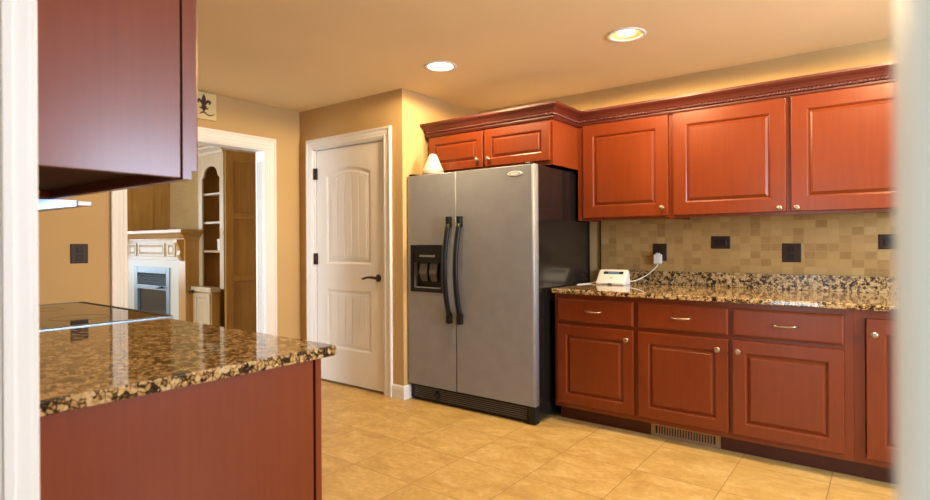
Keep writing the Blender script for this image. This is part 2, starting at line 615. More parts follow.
# living room shell
mb = MB()
mb.box((-11.1, -1.6, 0), (-11.0, -0.2, 2.62)).box((-11.1, 3.4, 0), (-11.0, 5.3, 2.62)).box((-11.1, -0.2, 2.35), (-11.0, 3.4, 2.62)).box((-11.1, -0.2, 0), (-11.0, 3.4, 0.55))
struct(mb.build('wall_living_west', 'wall'))
window(3, posX(-11.0), -0.2, 3.4, 0.55, 2.35, 3)
struct(box('wall_living_north', (-11.1, 4.6, 0), (-4.445, 4.7, 2.62), 'wall'))
mb = MB()
mb.box((-11.1, -1.6, 0), (-6.4, -1.5, 2.62)).box((-4.7, -1.6, 0), (-4.445, -1.5, 2.62)).box((-6.4, -1.6, 2.35), (-4.7, -1.5, 2.62)).box((-6.4, -1.6, 0), (-4.7, -1.5, 0.55))
struct(mb.build('wall_living_south', 'wall'))
window(4, posY(-1.5), -6.4, -4.7, 0.55, 2.35, 2)  # unseen opening, added here for the fill light on the oak
mb = MB()
mb.box((-4.455, -1.6, 0), (-4.445, OY0, 2.62)).box((-4.455, OY1, 0), (-4.445, 4.7, 2.62)).box((-4.455, OY0, OZ), (-4.445, OY1, 2.62))
struct(mb.build('wall_living_east', 'wall'))


# ---- casings
def casing_profile(w, th=0.018):
    """(across, out) outline of a fluted/ogee casing of width w, from inner edge to outer edge"""
    return [(0, 0), (0, th * 0.55), (0.006, th * 0.75), (0.012, th * 0.75), (0.020, th * 0.95), (0.030, th * 0.80), (0.037, th * 0.80),
            (0.045, th * 0.95), (0.055, th * 0.85), (0.062, th * 0.85), (w - 0.022, th), (w - 0.016, th * 1.25), (w - 0.004, th * 1.3), (w, th * 1.1), (w, 0)]


def casing(f, u0, u1, v0, v1, w, th=0.018, name='trim_1', mat='trim'):
    """three-sided casing round an opening u0..u1, top v1, sweeping mitred"""
    prof = casing_profile(w, th)
    L = []
    for (u, v, su, sv) in ((u0, v0, -1, 0), (u0, v1, -1, 1), (u1, v1, 1, 1), (u1, v0, 1, 0)):
        L.append([f(u + su * a, v + sv * a, d) for a, d in prof])
    return struct(MB().loops(L).build(name, mat))


casing(posX(XW), OY0 - 0.0, OY1, 0, OZ, 0.105, name='trim_1')
# fluted jamb lining of the opening
mb = MB()
mb.box((XW - 0.13, OY0 - 0.012, 0), (XW + 0.002, OY0 + 0.004, OZ)).box((XW - 0.13, OY1 - 0.004, 0), (XW + 0.002, OY1 + 0.012, OZ)).box((XW - 0.13, OY0, OZ - 0.006), (XW + 0.002, OY1, OZ + 0.012))
for k in range(4):
    x = XW - 0.105 + 0.024 * k
    mb.box((x, OY1 - 0.010, 0.0), (x + 0.012, OY1 - 0.003, OZ - 0.10), 0.002)
struct(mb.build('trim_2', 'trim'))
# pantry door casing
casing(negY(YP), -4.125, -3.235, 0, 2.072, 0.088, name='trim_3')
mb = MB()
mb.box((-4.137, YP - 0.002, 0), (-4.105, YP + 0.11, 2.072)).box((-3.253, YP - 0.002, 0), (-3.223, YP + 0.11, 2.072)).box((-4.137, YP - 0.002, 2.062), (-3.223, YP + 0.11, 2.087))
struct(mb.build('trim_4', 'trim'))
# doorway the camera looks through: jambs, stop and casings on both faces
mb = MB()
mb.box((XJ - 0.016, D0 - 0.001, 0), (XJ, D1 + 0.001, 2.12)).box((XJ, 0.175, 0), (XJ + 0.011, 0.212, 2.11), 0.003).box((XJ, 0.2395, 0), (XJ + 0.004, 0.2535, 2.11), 0.0015)
mb.box((0.0020, D0 - 0.001, 0), (0.016, D1 + 0.001, 2.12)).box((XJ, D0, 2.105), (0.016, D1, 2.121))
struct(mb.build('trim_5', 'trim'))
casing(posY(D1), XJ - 0.002, 0.006, 0, 2.11, 0.085, name='trim_6')
casing(negY(D0), XJ - 0.004, 0.0022, 0, 2.11, 0.085, name='trim_7')


def baseboard(name, pts, out, h=0.108, th=0.014):
    prof = [(0, 0), (th, 0), (th, h - 0.030), (th * 0.8, h - 0.022), (th * 0.9, h - 0.014), (th * 0.4, h - 0.003), (th * 0.25, h), (0, h)]
    L = []
    for (p, o) in zip(pts, out):
        L.append([(p[0] + o[0] * d, p[1] + o[1] * d, z) for d, z in prof])
    return struct(MB().loops(L).build(name, 'trim'))


baseboard('baseboard_pantry', [(-3.147, YP), (XP, YP), (XP, YB - 0.02)], [(0, -1), (1, -1), (1, 0)])
baseboard('baseboard_pantry_west', [(XW, YP), (-4.213, YP)], [(0, -1), (0, -1)])
baseboard('baseboard_west', [(XW, OY1 + 0.105), (XW, YP - 0.015)], [(1, 0), (1, 0)])

# ---- pantry door
DF = negY(YP + 0.012)
door = box('door_1', (-4.098, YP + 0.030, 0.020), (-3.260, YP + 0.050, 2.057), 'doorpaint')
struct(door, 'white two-panel pantry door with arched upper panel')


def arch_outline(u0, u1, v0, v1, rise, i, n=14):
    pts = [(u0 + i, v0 + i), (u1 - i, v0 + i)]
    a, b = u1 - i, u0 + i
    for k in range(n + 1):
        t = k / n
        u = a + (b - a) * t
        s = 2 * t - 1
        pts.append((u, v1 - i - rise * (s * s if rise else 0)))
    return pts


def door_face():
    mb = MB()
    bm = mb.bm
    edges = []

    def loop(pts, d):
        vs = [bm.verts.new(DF(u, v, d)) for u, v in pts]
        es = [bm.edges.new((vs[i], vs[(i + 1) % len(vs)])) for i in range(len(vs))]
        return vs, es
    o, e = loop([(-4.098, 0.020), (-3.260, 0.020), (-3.260, 2.057), (-4.098, 2.057)], 0)
    edges += e
    holes = []
    for (v0, v1, rise) in ((1.05, 1.885, 0.055), (0.31, 0.825, 0.0)):
        pts = arch_outline(-3.968, -3.402, v0, v1, rise, 0)
        h, e = loop(pts, 0)
        edges += e
        holes.append((h, v0, v1, rise))
    bmesh.ops.triangle_fill(bm, use_beauty=True, edges=edges)
    for h, v0, v1, rise in holes:
        prev = h
        for i, d in ((0.010, -0.004), (0.014, -0.010), (0.030, -0.011), (0.040, -0.006), (0.052, -0.005), (0.054, -0.009)):
            cur = [bm.verts.new(DF(u, v, d)) for u, v in arch_outline(-3.968, -3.402, v0, v1, rise, i)]
            for k in range(len(cur)):
                j = (k + 1) % len(cur)
                bm.faces.new((prev[k], prev[j], cur[j], cur[k]))
            prev = cur
        bm.faces.new(prev)
    # slab edges
    lo = [bm.verts.new(DF(u, v, -0.03)) for u, v in [(-4.098, 0.020), (-3.260, 0.020), (-3.260, 2.057), (-4.098, 2.057)]]
    for k in range(4):
        bm.faces.new((o[k], o[(k + 1) % 4], lo[(k + 1) % 4], lo[k]))
    return mb


door_face().build('face', 'doorpaint', door)
for (v0, v1, rise) in ((1.05, 1.885, 0.055), (0.31, 0.825, 0.0)):
    mb = MB()
    ins = 0.056
    a, b = -3.968 + ins, -3.402 - ins
    n = 5
    for k in range(n):
        p0 = a + (b - a) * k / n + 0.004
        p1 = a + (b - a) * (k + 1) / n - 0.004

        def top(u):
            s = 2 * (u - (-3.968 + ins)) / (b - a) - 1
            return v1 - ins - rise * s * s
        pr = []
        for inset, d in ((0, -0.010), (0, -0.006), (0.003, -0.004)):
            q0, q1 = p0 + inset, p1 - inset
            pr.append([DF(q0, v0 + ins + inset, d), DF(q1, v0 + ins + inset, d), DF(q1, top(q1) - inset, d), DF((q0 + q1) / 2, top((q0 + q1) / 2) - inset, d), DF(q0, top(q0) - inset, d)])
        mb.loops(pr)
    mb.build('panel', 'doorpaint', door)
mb = MB()
mb.lathe([(0.030, 0), (0.032, 0.004), (0.026, 0.009), (0.011, 0.012), (0.011, 0.045)], DF(-3.315, 0.942, 0), (0, -1, 0), 24)
pts = []
for k in range(9):
    t = k / 8
    pts.append(DF(-3.310 - 0.150 * t, 0.944 + 0.010 * math.sin(PI * t) - 0.012 * t, 0.047))
mb.tube(pts, [0.012, 0.012, 0.011, 0.010, 0.009, 0.009, 0.009, 0.009, 0.008], 12)
h = mb.build('handle', 'bronze', door)
for z in (0.27, 1.09, 1.85):
    mb = MB()
    mb.lathe([(0.008, 0), (0.008, 0.10)], (-4.112, YP - 0.006, z - 0.05), 'Z', 12)
    mb.box((-4.118, YP - 0.004, z - 0.05), (-4.088, YP + 0.0125, z + 0.05))
    mb.build('hinge', 'bronze', door)

# ---- tiled backsplash and its edge
struct(box('wall_backsplash', (-1.822, YB - 0.012, 0.95), (0.9, YB, 1.395), 'splash'))
struct(box('trim_8', (-1.834, YB - 0.014, 1.0), (-1.822, YB, 1.395), 'brownplate'))


# ------------------------------------------------------------------ recessed lights
def recessed(loc, label, deep=True):
    t = thing('recessed_light', label, 'ceiling light', (loc[0], loc[1], C), 'recessed ceiling lights')
    x, y = loc
    mb = MB()
    n = 40
    L = []
    for r, z in ((0.112, C - 0.0005), (0.113, C - 0.004), (0.108, C - 0.007), (0.090, C - 0.006), (0.086, C - 0.003), (0.086, C - 0.0005)):
        L.append([(x + r * math.cos(2 * PI * k / n), y + r * math.sin(2 * PI * k / n), z) for k in range(n)])
    mb.loops(L, False, False, True)
    mb.build('trim_ring', 'trim', t)
    R = 0.086
    zl = C
    if deep:
        mb = MB()
        L = []
        for r, z in ((0.0915, C - 0.003), (0.088, C - 0.002), (0.078, C + 0.035), (0.060, C + 0.075), (0.058, C + 0.110)):
            L.append([(x + r * math.cos(2 * PI * k / n), y + r * math.sin(2 * PI * k / n), z) for k in range(n)])
        mb.loops(L, False, True, True)
        mb.build('baffle', 'baffle', t)
        R, zl = 0.050, C + 0.010
    mb = MB()
    mb.lathe([(R, zl + 0.004), (R, zl - 0.004), (R * 0.8, zl - 0.0065), (R * 0.4, zl - 0.008), (0.0005, zl - 0.0085)] if deep else [(R, zl - 0.001), (R, zl - 0.004), (R * 0.8, zl - 0.0065), (R * 0.4, zl - 0.008), (0.0005, zl - 0.0085)], (x, y, 0), 'Z', 32)
    mb.build('lens', 'bulb', t)
    l = bpy.data.lights.new('recessed_glow', 'SPOT')
    l.energy = CAN_W
    l.color = WARM
    l.spot_size = math.radians(180)
    l.spot_blend = 0.14
    l.shadow_soft_size = 0.06
    lo = bpy.data.objects.new('recessed_glow', l)
    COL.objects.link(lo)
    lo.parent = t
    lo.location = (0, 0, -0.03)
    return t


CAN_W = 66
recessed((-2.445, 2.965), 'round recessed ceiling light nearest the pantry door, its lens all white', deep=False)
recessed((-1.217, 3.185), 'round recessed ceiling light with gold baffle ring, in front of the wall cabinets', deep=True)
recessed((0.05, 3.10), 'recessed ceiling light above the base cabinet beside the doorway', deep=True)

# ------------------------------------------------------------------ cabinets on the north wall
FD = 3.46       # carcass face of base and over-fridge cabinets
FU = 3.85       # carcass face of wall cabinets
UB, UT = 1.385, 2.10


def frame_ring(x0, x1, z0, z1, ya, yb, sw, rb, rt):
    mb = MB()
    mb.box((x0, ya, z0), (x0 + sw, yb, z1)).box((x1 - sw, ya, z0), (x1, yb, z1))
    mb.box((x0 + sw + 1e-4, ya, z0), (x1 - sw - 1e-4, yb, z0 + rb)).box((x0 + sw + 1e-4, ya, z1 - rt), (x1 - sw - 1e-4, yb, z1))
    return mb


def carcass_upper(t, x0, x1, y0, y1, z0, z1, mat='cherry'):
    box('side_panel', (x0, y0 + 0.02, z0), (x0 + 0.018, y1, z1), mat, t)
    box('side_panel', (x1 - 0.018, y0 + 0.02, z0), (x1, y1, z1), mat, t)
    box('top_panel', (x0 + 0.0185, y0 + 0.0205, z1 - 0.018), (x1 - 0.0185, y1, z1 - 0.0005), 'bounce_top', t)  # out of sight, added pale as a reflector for the ceiling
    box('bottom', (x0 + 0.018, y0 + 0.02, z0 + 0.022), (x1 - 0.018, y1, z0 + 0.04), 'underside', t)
    frame_ring(x0, x1, z0, z1, y0, y0 + 0.0199, 0.045, 0.05, 0.06).build('face_frame', mat, t)


G1 = 'cherry wall cabinets above the tiled backsplash'
t = thing('kitchen_cabinet', 'single-door cherry wall cabinet beside the refrigerator', 'cabinet', (-1.5, FU, UB), G1)
carcass_upper(t, -1.847, -1.161, FU, YB - 0.002, UB, UT)
f = negY(FU)
d = raised_door(f, -1.800, -1.178, 1.402, 2.082, 0.088).build('door', 'cherry', t)
knob(f, -1.216, 1.456, 0.022, d)
t = thing('kitchen_cabinet', 'two-door cherry wall cabinet with knobs meeting at the middle, over the double outlet', 'cabinet', (-0.5, FU, UB), G1)
carcass_upper(t, -1.160, 0.200, FU, YB - 0.002, UB, UT)
box('center_stile', (-0.50, FU, UB + 0.05), (-0.44, FU + 0.02, UT - 0.06), 'cherry', t)
d = raised_door(f, -1.143, -0.484, 1.402, 2.084, 0.088).build('door', 'cherry', t)
knob(f, -0.517, 1.424, 0.022, d)
d = raised_door(f, -0.458, 0.180, 1.402, 2.086, 0.088).build('door', 'cherry', t)
knob(f, -0.427, 1.422, 0.022, d)
# over the refrigerator
t = thing('fridge_cabinet', 'short two-door cherry cabinet above the refrigerator', 'cabinet', (-2.4, FD, 1.765))
carcass_upper(t, -2.985, -1.850, FD, YB - 0.002, 1.767, UT)
f = negY(FD)
box('center_stile', (-2.45, FD, 1.80), (-2.39, FD + 0.02, UT - 0.06), 'cherry', t)
d = raised_door(f, -2.963, -2.432, 1.796, 2.070, 0.062).build('door', 'cherry', t)
knob(f, -2.477, 1.852, 0.022, d)
d = raised_door(f, -2.408, -1.866, 1.796, 2.070, 0.062).build('door', 'cherry', t)
knob(f, -2.372, 1.852, 0.022, d)


# crown moulding with rope bead
def sweep(prof, path, out):
    L = []
    for p, o in zip(path, out):
        L.append([(p[0] + o[0] * d, p[1] + o[1] * d, z) for d, z in prof])
    return MB().loops(L)


t = thing('crown_moulding', 'dark cherry crown moulding with rope bead along the cabinet tops', 'moulding', (-1.5, 3.8, UT - 0.02))
path = [(-2.985, YB - 0.003), (-2.985, FD), (-1.850, FD), (-1.850, FU), (0.200, FU), (0.200, YB - 0.003)]
outs = [(-1, 0), (-1, -1), (1, -1), (1, -1), (1, -1), (1, 0)]
path[3] = (-1.850, FU)
outs[3] = (1, -1)
prof = [(0.001, 2.083), (0.010, 2.083), (0.013, 2.090), (0.017, 2.094), (0.017, 2.104), (0.013, 2.107), (0.013, 2.126), (0.018, 2.130),
        (0.022, 2.140), (0.034, 2.156), (0.043, 2.162), (0.050, 2.170), (0.055, 2.176), (0.055, 2.190), (0.001, 2.190)]
prof_top = prof[:-1] + [(0.001, 2.190)]
sweep(prof_top, path, outs).build('cornice', 'cherry_dark', t)
mb = MB()


def rope(p, q, o):
    p, q = Vector(p), Vector(q)
    L = (q - p).length
    n = int(L / 0.019)
    dr = (q - p).normalized()
    ov = Vector((o[0], o[1], 0))
    for k in range(n):
        c = p + dr * ((k + 0.5) * L / n) + ov * 0.018 + Vector((0, 0, 2.1165))
        ax = (dr + Vector((0, 0, 0.75))).normalized()
        mb.tube([c - ax * 0.0125, c - ax * 0.007, c + ax * 0.007, c + ax * 0.0125], [0.003, 0.0088, 0.0088, 0.003], 6)


rope((-2.985, 4.15, 0), (-2.985, FD - 0.016, 0), (-1, 0))
rope((-3.0, FD, 0), (-1.834, FD, 0), (0, -1))
rope((-1.850, FD - 0.016, 0), (-1.850, FU - 0.016, 0), (1, 0))
rope((-1.834, FU, 0), (0.20, FU, 0), (0, -1))
mb.build('rope_bead', 'cherry_dark', t)


# base cabinets
def base_cab(name, label, x0, x1, fronts, group):
    t = thing(name, label, 'cabinet', ((x0 + x1) / 2, FD, 0), group)
    mb = MB()
    mb.box((x0, FD + 0.02, 0.115), (x0 + 0.018, YB - 0.003, 0.875)).box((x1 - 0.018, FD + 0.02, 0.115), (x1, YB - 0.003, 0.875))
    mb.box((x0, FD + 0.02, 0.10), (x1, YB - 0.003, 0.118)).box((x0, FD + 0.02, 0.86), (x1, YB - 0.003, 0.875))
    mb.build('body', 'cherry', t)
    mb = frame_ring(x0, x1, 0.10, 0.876, FD, FD + 0.0199, 0.045, 0.05, 0.046)
    if any(k == 'drawer' for k, *_ in fronts):
        mb.box((x0 + 0.0452, FD, 0.655), (x1 - 0.0452, FD + 0.0199, 0.70))
        if len(fronts) > 2:
            m = (fronts[0][2] + fronts[1][1]) / 2
            mb.box((m - 0.03, FD + 0.0002, 0.1505), (m + 0.03, FD + 0.0198, 0.6545)).box((m - 0.03, FD + 0.0002, 0.7005), (m + 0.03, FD + 0.0198, 0.8295))
    mb.build('face_frame', 'cherry', t)
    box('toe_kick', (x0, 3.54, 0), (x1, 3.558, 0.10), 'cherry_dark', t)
    f = negY(FD)
    for k, a, b, kn in fronts:
        if k == 'drawer':
            d = slab_front(f, a, b, 0.690, 0.845).build('drawer', 'cherry', t)
            bar_pull(f, (a + b) / 2, 0.768, 0.022, 0.058, d)
        elif k == 'door':
            d = raised_door(f, a, b, 0.133, 0.665, 0.072).build('door', 'cherry', t)
            knob(f, kn, 0.605, 0.022, d)
        else:
            d = raised_door(f, a, b, 0.133, 0.835, 0.080).build('door', 'cherry', t)
            knob(f, kn, 0.757, 0.022, d)
    return t


G2 = 'cherry base cabinets under the granite counter'
base_cab('base_cabinet', 'cherry base cabinet next to the refrigerator, one drawer over one door', -1.838, -1.266, [('drawer', -1.813, -1.280, 0), ('door', -1.813, -1.280, -1.320)], G2)
base_cab('base_cabinet', 'wide cherry base cabinet behind the floor vent, two drawers over two doors', -1.265, -0.140, [('drawer', -1.250, -0.728, 0), ('drawer', -0.706, -0.180, 0), ('door', -1.250, -0.728, -0.782), ('door', -0.706, -0.180, -0.674)], G2)
base_cab('base_cabinet', 'cherry base cabinet with a full-height door and no drawer', -0.139, 0.45, [('full', -0.089, 0.42, -0.054)], G2)

# granite counter on the north wall
t = thing('countertop', 'long brown granite countertop running along the tiled wall', 'countertop', (-0.5, 3.8, 0.876))
mb = MB()
mb.box((-1.845, 3.42, 0.877), (0.47, YB - 0.001, 0.908), 0.006, 2, lambda a, b: a.y < 3.43 and b.y < 3.43)
mb.build('slab', 'granite', t)
MB().box((-1.838, YB - 0.034, 0.9075), (0.47, YB - 0.0125, 1.007), 0.003).build('upstand', 'granite_upstand', t)

# floor register in the toe kick
t = thing('floor_register', 'tan metal heating vent with black slots in the cabinet toe kick', 'vent', (-1.0, 3.535, 0))
f = negY(3.5395)
mb = MB()
u0, u1, v0, v1 = -1.202, -0.792, 0.002, 0.086
a, b, c, e = u0 + 0.028, u1 - 0.028, v0 + 0.017, v1 - 0.017
for q in ((u0, u1, v0, c), (u0, u1, e, v1), (u0, a, c, e), (b, u1, c, e)):
    mb.box(f(q[0], q[2], 0), f(q[1], q[3], 0.006))
mb.build('frame', 'ventmetal', t)
mb = MB()
n = 22
for k in range(1, n):
    u = a + (b - a) * k / n
    mb.box(f(u - 0.0042, c, 0.0022), f(u + 0.0042, e, 0.005))
mb.build('grille', 'ventmetal', t)
mb = MB(); mb.box(f(a, c, 0.0002), f(b, e, 0.0012)); mb.build('duct', 'blackmatte', t)

# ------------------------------------------------------------------ refrigerator
FX0, FX1, FY = -3.023, -1.882, 3.24
SPLIT = -2.535
t = thing('refrigerator', 'silver side-by-side refrigerator with black handles and water dispenser', 'refrigerator', (-2.45, 3.7, 0))
MB().box((FX0 + 0.012, FY + 0.072, 0.02), (FX1, 4.13, 1.752), 0.004).build('body', 'black', t)
f = negY(FY + 0.065)
DT = 0.065


def fr_door(x0, x1, hole=None, kl=1.0, kr=1.0):
    """door shell with rounded edges and an optional recess"""
    z0, z1 = 0.125, 1.752
    mb = MB()
    bm = mb.bm
    prof = [(0.0, 0.0), (0.0, DT - 0.016), (0.002, DT - 0.009), (0.007, DT - 0.003), (0.016, DT)]
    L = [[bm.verts.new(f(u, v, d)) for u, v in ((x0 + i * kl, z0 + i * 0.4), (x1 - i * kr, z0 + i * 0.4), (x1 - i * kr, z1 - i * 0.4), (x0 + i * kl, z1 - i * 0.4))] for i, d in prof]
    for r0, r1 in zip(L, L[1:]):
        for i in range(4):
            j = (i + 1) % 4
            fc = bm.faces.new((r0[i], r0[j], r1[j], r1[i]))
            fc.smooth = True
    bm.faces.new(L[0][::-1])
    if hole is None:
        bm.faces.new(L[-1])
    else:
        a0, a1, b0, b1 = hole
        H0 = [bm.verts.new(f(u, v, DT)) for u, v in rect(a0, a1, b0, b1)]
        for i in range(4):
            j = (i + 1) % 4
            bm.faces.new((L[-1][i], L[-1][j], H0[j], H0[i]))
        H1 = [bm.verts.new(f(u, v, 0.004)) for u, v in rect(a0, a1, b0, b1)]
        for i in range(4):
            j = (i + 1) % 4
            bm.faces.new((H0[i], H0[j], H1[j], H1[i]))
        bm.faces.new(H1)
    return mb


hole = (-2.978, -2.668, 0.856, 1.205)
fz = fr_door(FX0, SPLIT - 0.005, hole, 0.5, 0.08).build('freezer_door', 'satin', t)
fd = fr_door(SPLIT + 0.004, FX1 + 0.004, None, 0.08, 1.0).build('fridge_door', 'satin', t)


def fr_handle(x, parent):
    mb = MB()
    pts, n = [], 20
    for k in range(n + 1):
        s = -1 + 2 * k / n
        z = 1.03 + 0.335 * s
        pts.append((x, FY - 0.022 - 0.050 * (1 - s * s), z))
    mb.tube(pts, 0.022, 12, True, (0.95, 0.75))
    for z in (1.385, 0.675):
        mb.box((x - 0.019, FY - 0.034, z - 0.045), (x + 0.019, FY + 0.001, z + 0.035), 0.006)
    return mb.build('handle', 'blackplastic', parent)


fr_handle(-2.588, fz)
fr_handle(-2.487, fd)
# dispenser
g = negY(FY)
mb = MB()
a0, a1, b0, b1 = hole
for q in ((a0 - 0.006, a0 + 0.012, b0 - 0.006, b1 + 0.006), (a1 - 0.012, a1 + 0.006, b0 - 0.006, b1 + 0.006), (a0, a1, b1 - 0.008, b1 + 0.006), (a0, a1, b0 - 0.006, b0 + 0.012)):
    mb.box(g(q[0], q[2], -0.02), g(q[1], q[3], 0.004), 0.002)
dp = mb.build('dispenser', 'blackplastic', fz)
del dp
mb = MB()
mb.loops([[g(a0 + 0.01, 1.075, -0.012), g(a1 - 0.01, 1.075, -0.012), g(a1 - 0.01, 1.075, -0.050), g(a0 + 0.01, 1.075, -0.050)],
          [g(a0 + 0.01, 1.20, 0.002), g(a1 - 0.01, 1.20, 0.002), g(a1 - 0.01, 1.20, -0.050), g(a0 + 0.01, 1.20, -0.050)]])
mb.build('control_panel', 'blackplastic', fz)
mb = MB()
for k in range(6):
    u = a0 + 0.085 + 0.026 * k
    mb.box(g(u, 1.118, 0.001), g(u + 0.018, 1.134, -0.012), 0.002)
mb.build('button', 'greyplastic', fz)
mb = MB()
mb.box(g(a0 + 0.012, b0 + 0.012, -0.058), g(a1 - 0.012, 1.075, -0.056))
mb.box(g(a0 + 0.012, b0 + 0.012, -0.058), g(a1 - 0.012, b0 + 0.022, -0.004))
mb.build('recess_liner', 'blackmatte', fz)
for u, w in ((-2.875, 0.036), (-2.775, 0.036)):
    mb = MB()
    mb.loops([[g(u - w, 1.07, -0.03), g(u + w, 1.07, -0.03), g(u + w, 1.07, -0.05), g(u - w, 1.07, -0.05)],
              [g(u - w, 0.99, -0.014), g(u + w, 0.99, -0.014), g(u + w, 0.99, -0.03), g(u - w, 0.99, -0.03)],
              [g(u - w * .8, 0.93, -0.036), g(u + w * .8, 0.93, -0.036), g(u + w * .8, 0.93, -0.046), g(u - w * .8, 0.93, -0.046)]])
    mb.build('paddle', 'paddle', fz)
mb = MB(); mb.box(g(a0 + 0.03, b0 + 0.022, -0.05), g(a1 - 0.03, b0 + 0.028, -0.008), 0.002); mb.build('drip_tray', 'greyplastic', fz)
# oval badge
mb = MB()
n = 28
mb.loops([[g(-2.022 + r * 0.060 * math.cos(2 * PI * k / n), 1.695 + r * 0.0165 * math.sin(2 * PI * k / n), d) for k in range(n)] for r, d in ((1, -0.001), (1, 0.002), (0.9, 0.004))])
mb.build('badge', 'white', fd)
mb = MB()
L = []
for r, d in ((0.72, 0.0039), (0.72, 0.0046), (0.60, 0.0046), (0.60, 0.0039)):
    L.append([g(-2.022 + r * 0.060 * math.cos(2 * PI * k / n), 1.695 + r * 0.0165 * math.sin(2 * PI * k / n), d) for k in range(n)])
mb.loops(L, False, False)
mb.build('emblem', 'greyplastic', fd)
# base grille and hinge caps
mb = MB()
mb.box((FX0 + 0.012, 3.268, 0.012), (FX1, 3.30, 0.118), 0.004)
gr = mb.build('base_grille', 'blackplastic', t)
mb = MB()
for k in range(6):
    z = 0.028 + 0.0145 * k
    mb.box((FX0 + 0.05, 3.2655, z), (FX1 - 0.07, 3.272, z + 0.0055))
mb.build('louver', 'paddle', gr)
mb = MB()
mb.lathe([(0.036, 0), (0.036, 0.004), (0.030, 0.008), (0.026, 0.008)], (-2.745, 3.268, 0.066), (0, -1, 0), 24)
mb.lathe([(0.021, 0.006), (0.022, 0.018), (0.016, 0.024)], (-2.745, 3.268, 0.066), (0, -1, 0), 20)
mb.build('filter_cap', 'blackplastic', gr)
MB().box((FX1 - 0.045, 3.25, 0.006), (FX1 + 0.004, 3.31, 0.122), 0.004).build('foot_cover', 'blackplastic', t)
for x in (FX0 + 0.032, FX1 - 0.05):
    MB().box((x - 0.025, FY + 0.018, 1.7522), (x + 0.025, FY + 0.095, 1.768), 0.006).build('hinge_cap', 'blackplastic', t)

# white aroma diffuser on the refrigerator
M['diffwhite'] = plain('diffuser_white', (0.62, 0.57, 0.50), 0.45)
M['diffbase'] = plain('diffuser_base', (0.40, 0.36, 0.30), 0.5)
t = thing('diffuser', 'white cone-shaped diffuser on top of the refrigerator', 'diffuser', (-2.840, 3.345, 1.7525))
o = Vector((-2.840, 3.345, 1.7525))
MB().lathe([(0.074, 0), (0.082, 0.006), (0.084, 0.018), (0.083, 0.034)], o, 'Z', 36).build('base', 'diffbase', t)
MB().lathe([(0.0832, 0.0345), (0.0815, 0.042), (0.080, 0.045), (0.0795, 0.046), (0.036, 0.148), (0.035, 0.150), (0.030, 0.160), (0.022, 0.167), (0.012, 0.171), (0.004, 0.172)], o, 'Z', 36).build('cover', 'diffwhite', t)


# ------------------------------------------------------------------ outlets and switches
def plate(f, u0, u1, v0, v1, label, kind, name, group):
    c = f((u0 + u1) / 2, v0, 0)
    t = thing(name, label, kind, c, group)
    prof = [(0, 0), (0, 0.002), (0.004, 0.006)]
    MB().loops([[f(u, v, d) for u, v in rect(u0, u1, v0, v1, i)] for i, d in prof]).build('faceplate', 'brownplate', t)
    return t


def receptacle(f, t, u, v):
    prof = [(0, 0.005), (0, 0.0075), (0.002, 0.0085)]
    r = MB().loops([[f(a, b, d) for a, b in rect(u - 0.020, u + 0.020, v - 0.017, v + 0.017, i)] for i, d in prof]).build('receptacle', 'brownplate_dark', t)
    mb = MB()
    mb.box(f(u - 0.009, v - 0.002, 0.008), f(u - 0.006, v + 0.009, 0.0088)).box(f(u + 0.006, v - 0.002, 0.008), f(u + 0.009, v + 0.009, 0.0088)).box(f(u - 0.003, v - 0.011, 0.008), f(u + 0.003, v - 0.006, 0.0088))
    mb.build('slot', 'blackmatte', r)


def rocker(f, t, u0, u1, v0, v1):
    prof = [(0, 0.005), (0, 0.008), (0.003, 0.010)]
    MB().loops([[f(a, b, d) for a, b in rect(u0, u1, v0, v1, i)] for i, d in prof]).build('rocker', 'brownplate_dark', t)


fb = negY(YB - 0.012)
G3 = 'brown outlet and switch plates on the tiled wall'
t = plate(fb, -1.408, -1.306, 1.082, 1.212, 'brown outlet plate with a white charger plugged in', 'outlet', 'power_outlet', G3)
for v in (1.175, 1.120):
    receptacle(fb, t, -1.357, v)
t = plate(fb, -0.996, -0.872, 1.174, 1.262, 'brown switch plate lying sideways on the tiles, under the two-door wall cabinet', 'switch', 'light_switch', G3)
rocker(fb, t, -0.972, -0.896, 1.198, 1.238)
t = plate(fb, -0.556, -0.448, 1.086, 1.210, 'brown double-socket outlet with nothing plugged in, below the meeting cabinet knobs', 'outlet', 'power_outlet', G3)
for v in (1.176, 1.121):
    receptacle(fb, t, -0.502, v)
t = plate(fb, -0.045, 0.08, 1.172, 1.262, 'brown switch plate at the end of the tiles, next to the white doorway jamb', 'switch', 'light_switch', G3)
rocker(fb, t, -0.02, 0.055, 1.196, 1.238)
fw = posX(XW)
t = plate(fw, 1.378, 1.482, 1.103, 1.233, 'brown outlet on the tan wall between the range and the opening', 'outlet', 'power_outlet', None)
for v in (1.196, 1.140):
    receptacle(fw, t, 1.43, v)

# white dock on the counter with its cords
t = thing('tablet_dock', 'white wedge-shaped dock with a blue slot on the granite counter', 'dock', (-1.645, 4.01, 0.908))
X0, X1 = -1.758, -1.535
side = [(3.955, 0.909), (3.950, 0.922), (4.030, 1.012), (4.045, 1.018), (4.060, 1.012), (4.080, 0.922), (4.080, 0.909)]
MBx = MB()
L = []
for x, s in ((X0, 0.90), (X0 + 0.004, 0.97), (X0 + 0.014, 1.0), (X1 - 0.014, 1.0), (X1 - 0.004, 0.97), (X1, 0.90)):
    L.append([(x, 4.01 + (y - 4.01) * s, 0.909 + (z - 0.909) * s) for y, z in side])
MBx.loops(L, True, True, True).build('shell', 'white', t, 0.002)
# slanted front frame: points at parameter s up the front face
P0, P1 = Vector((0, 3.950, 0.922)), Vector((0, 4.030, 1.012))
nrm = Vector((0, -(P1 - P0).z, (P1 - P0).y)).normalized()


def onfront(x, s, d):
    p = P0 + (P1 - P0) * s + nrm * d
    return (x, p.y, p.z)


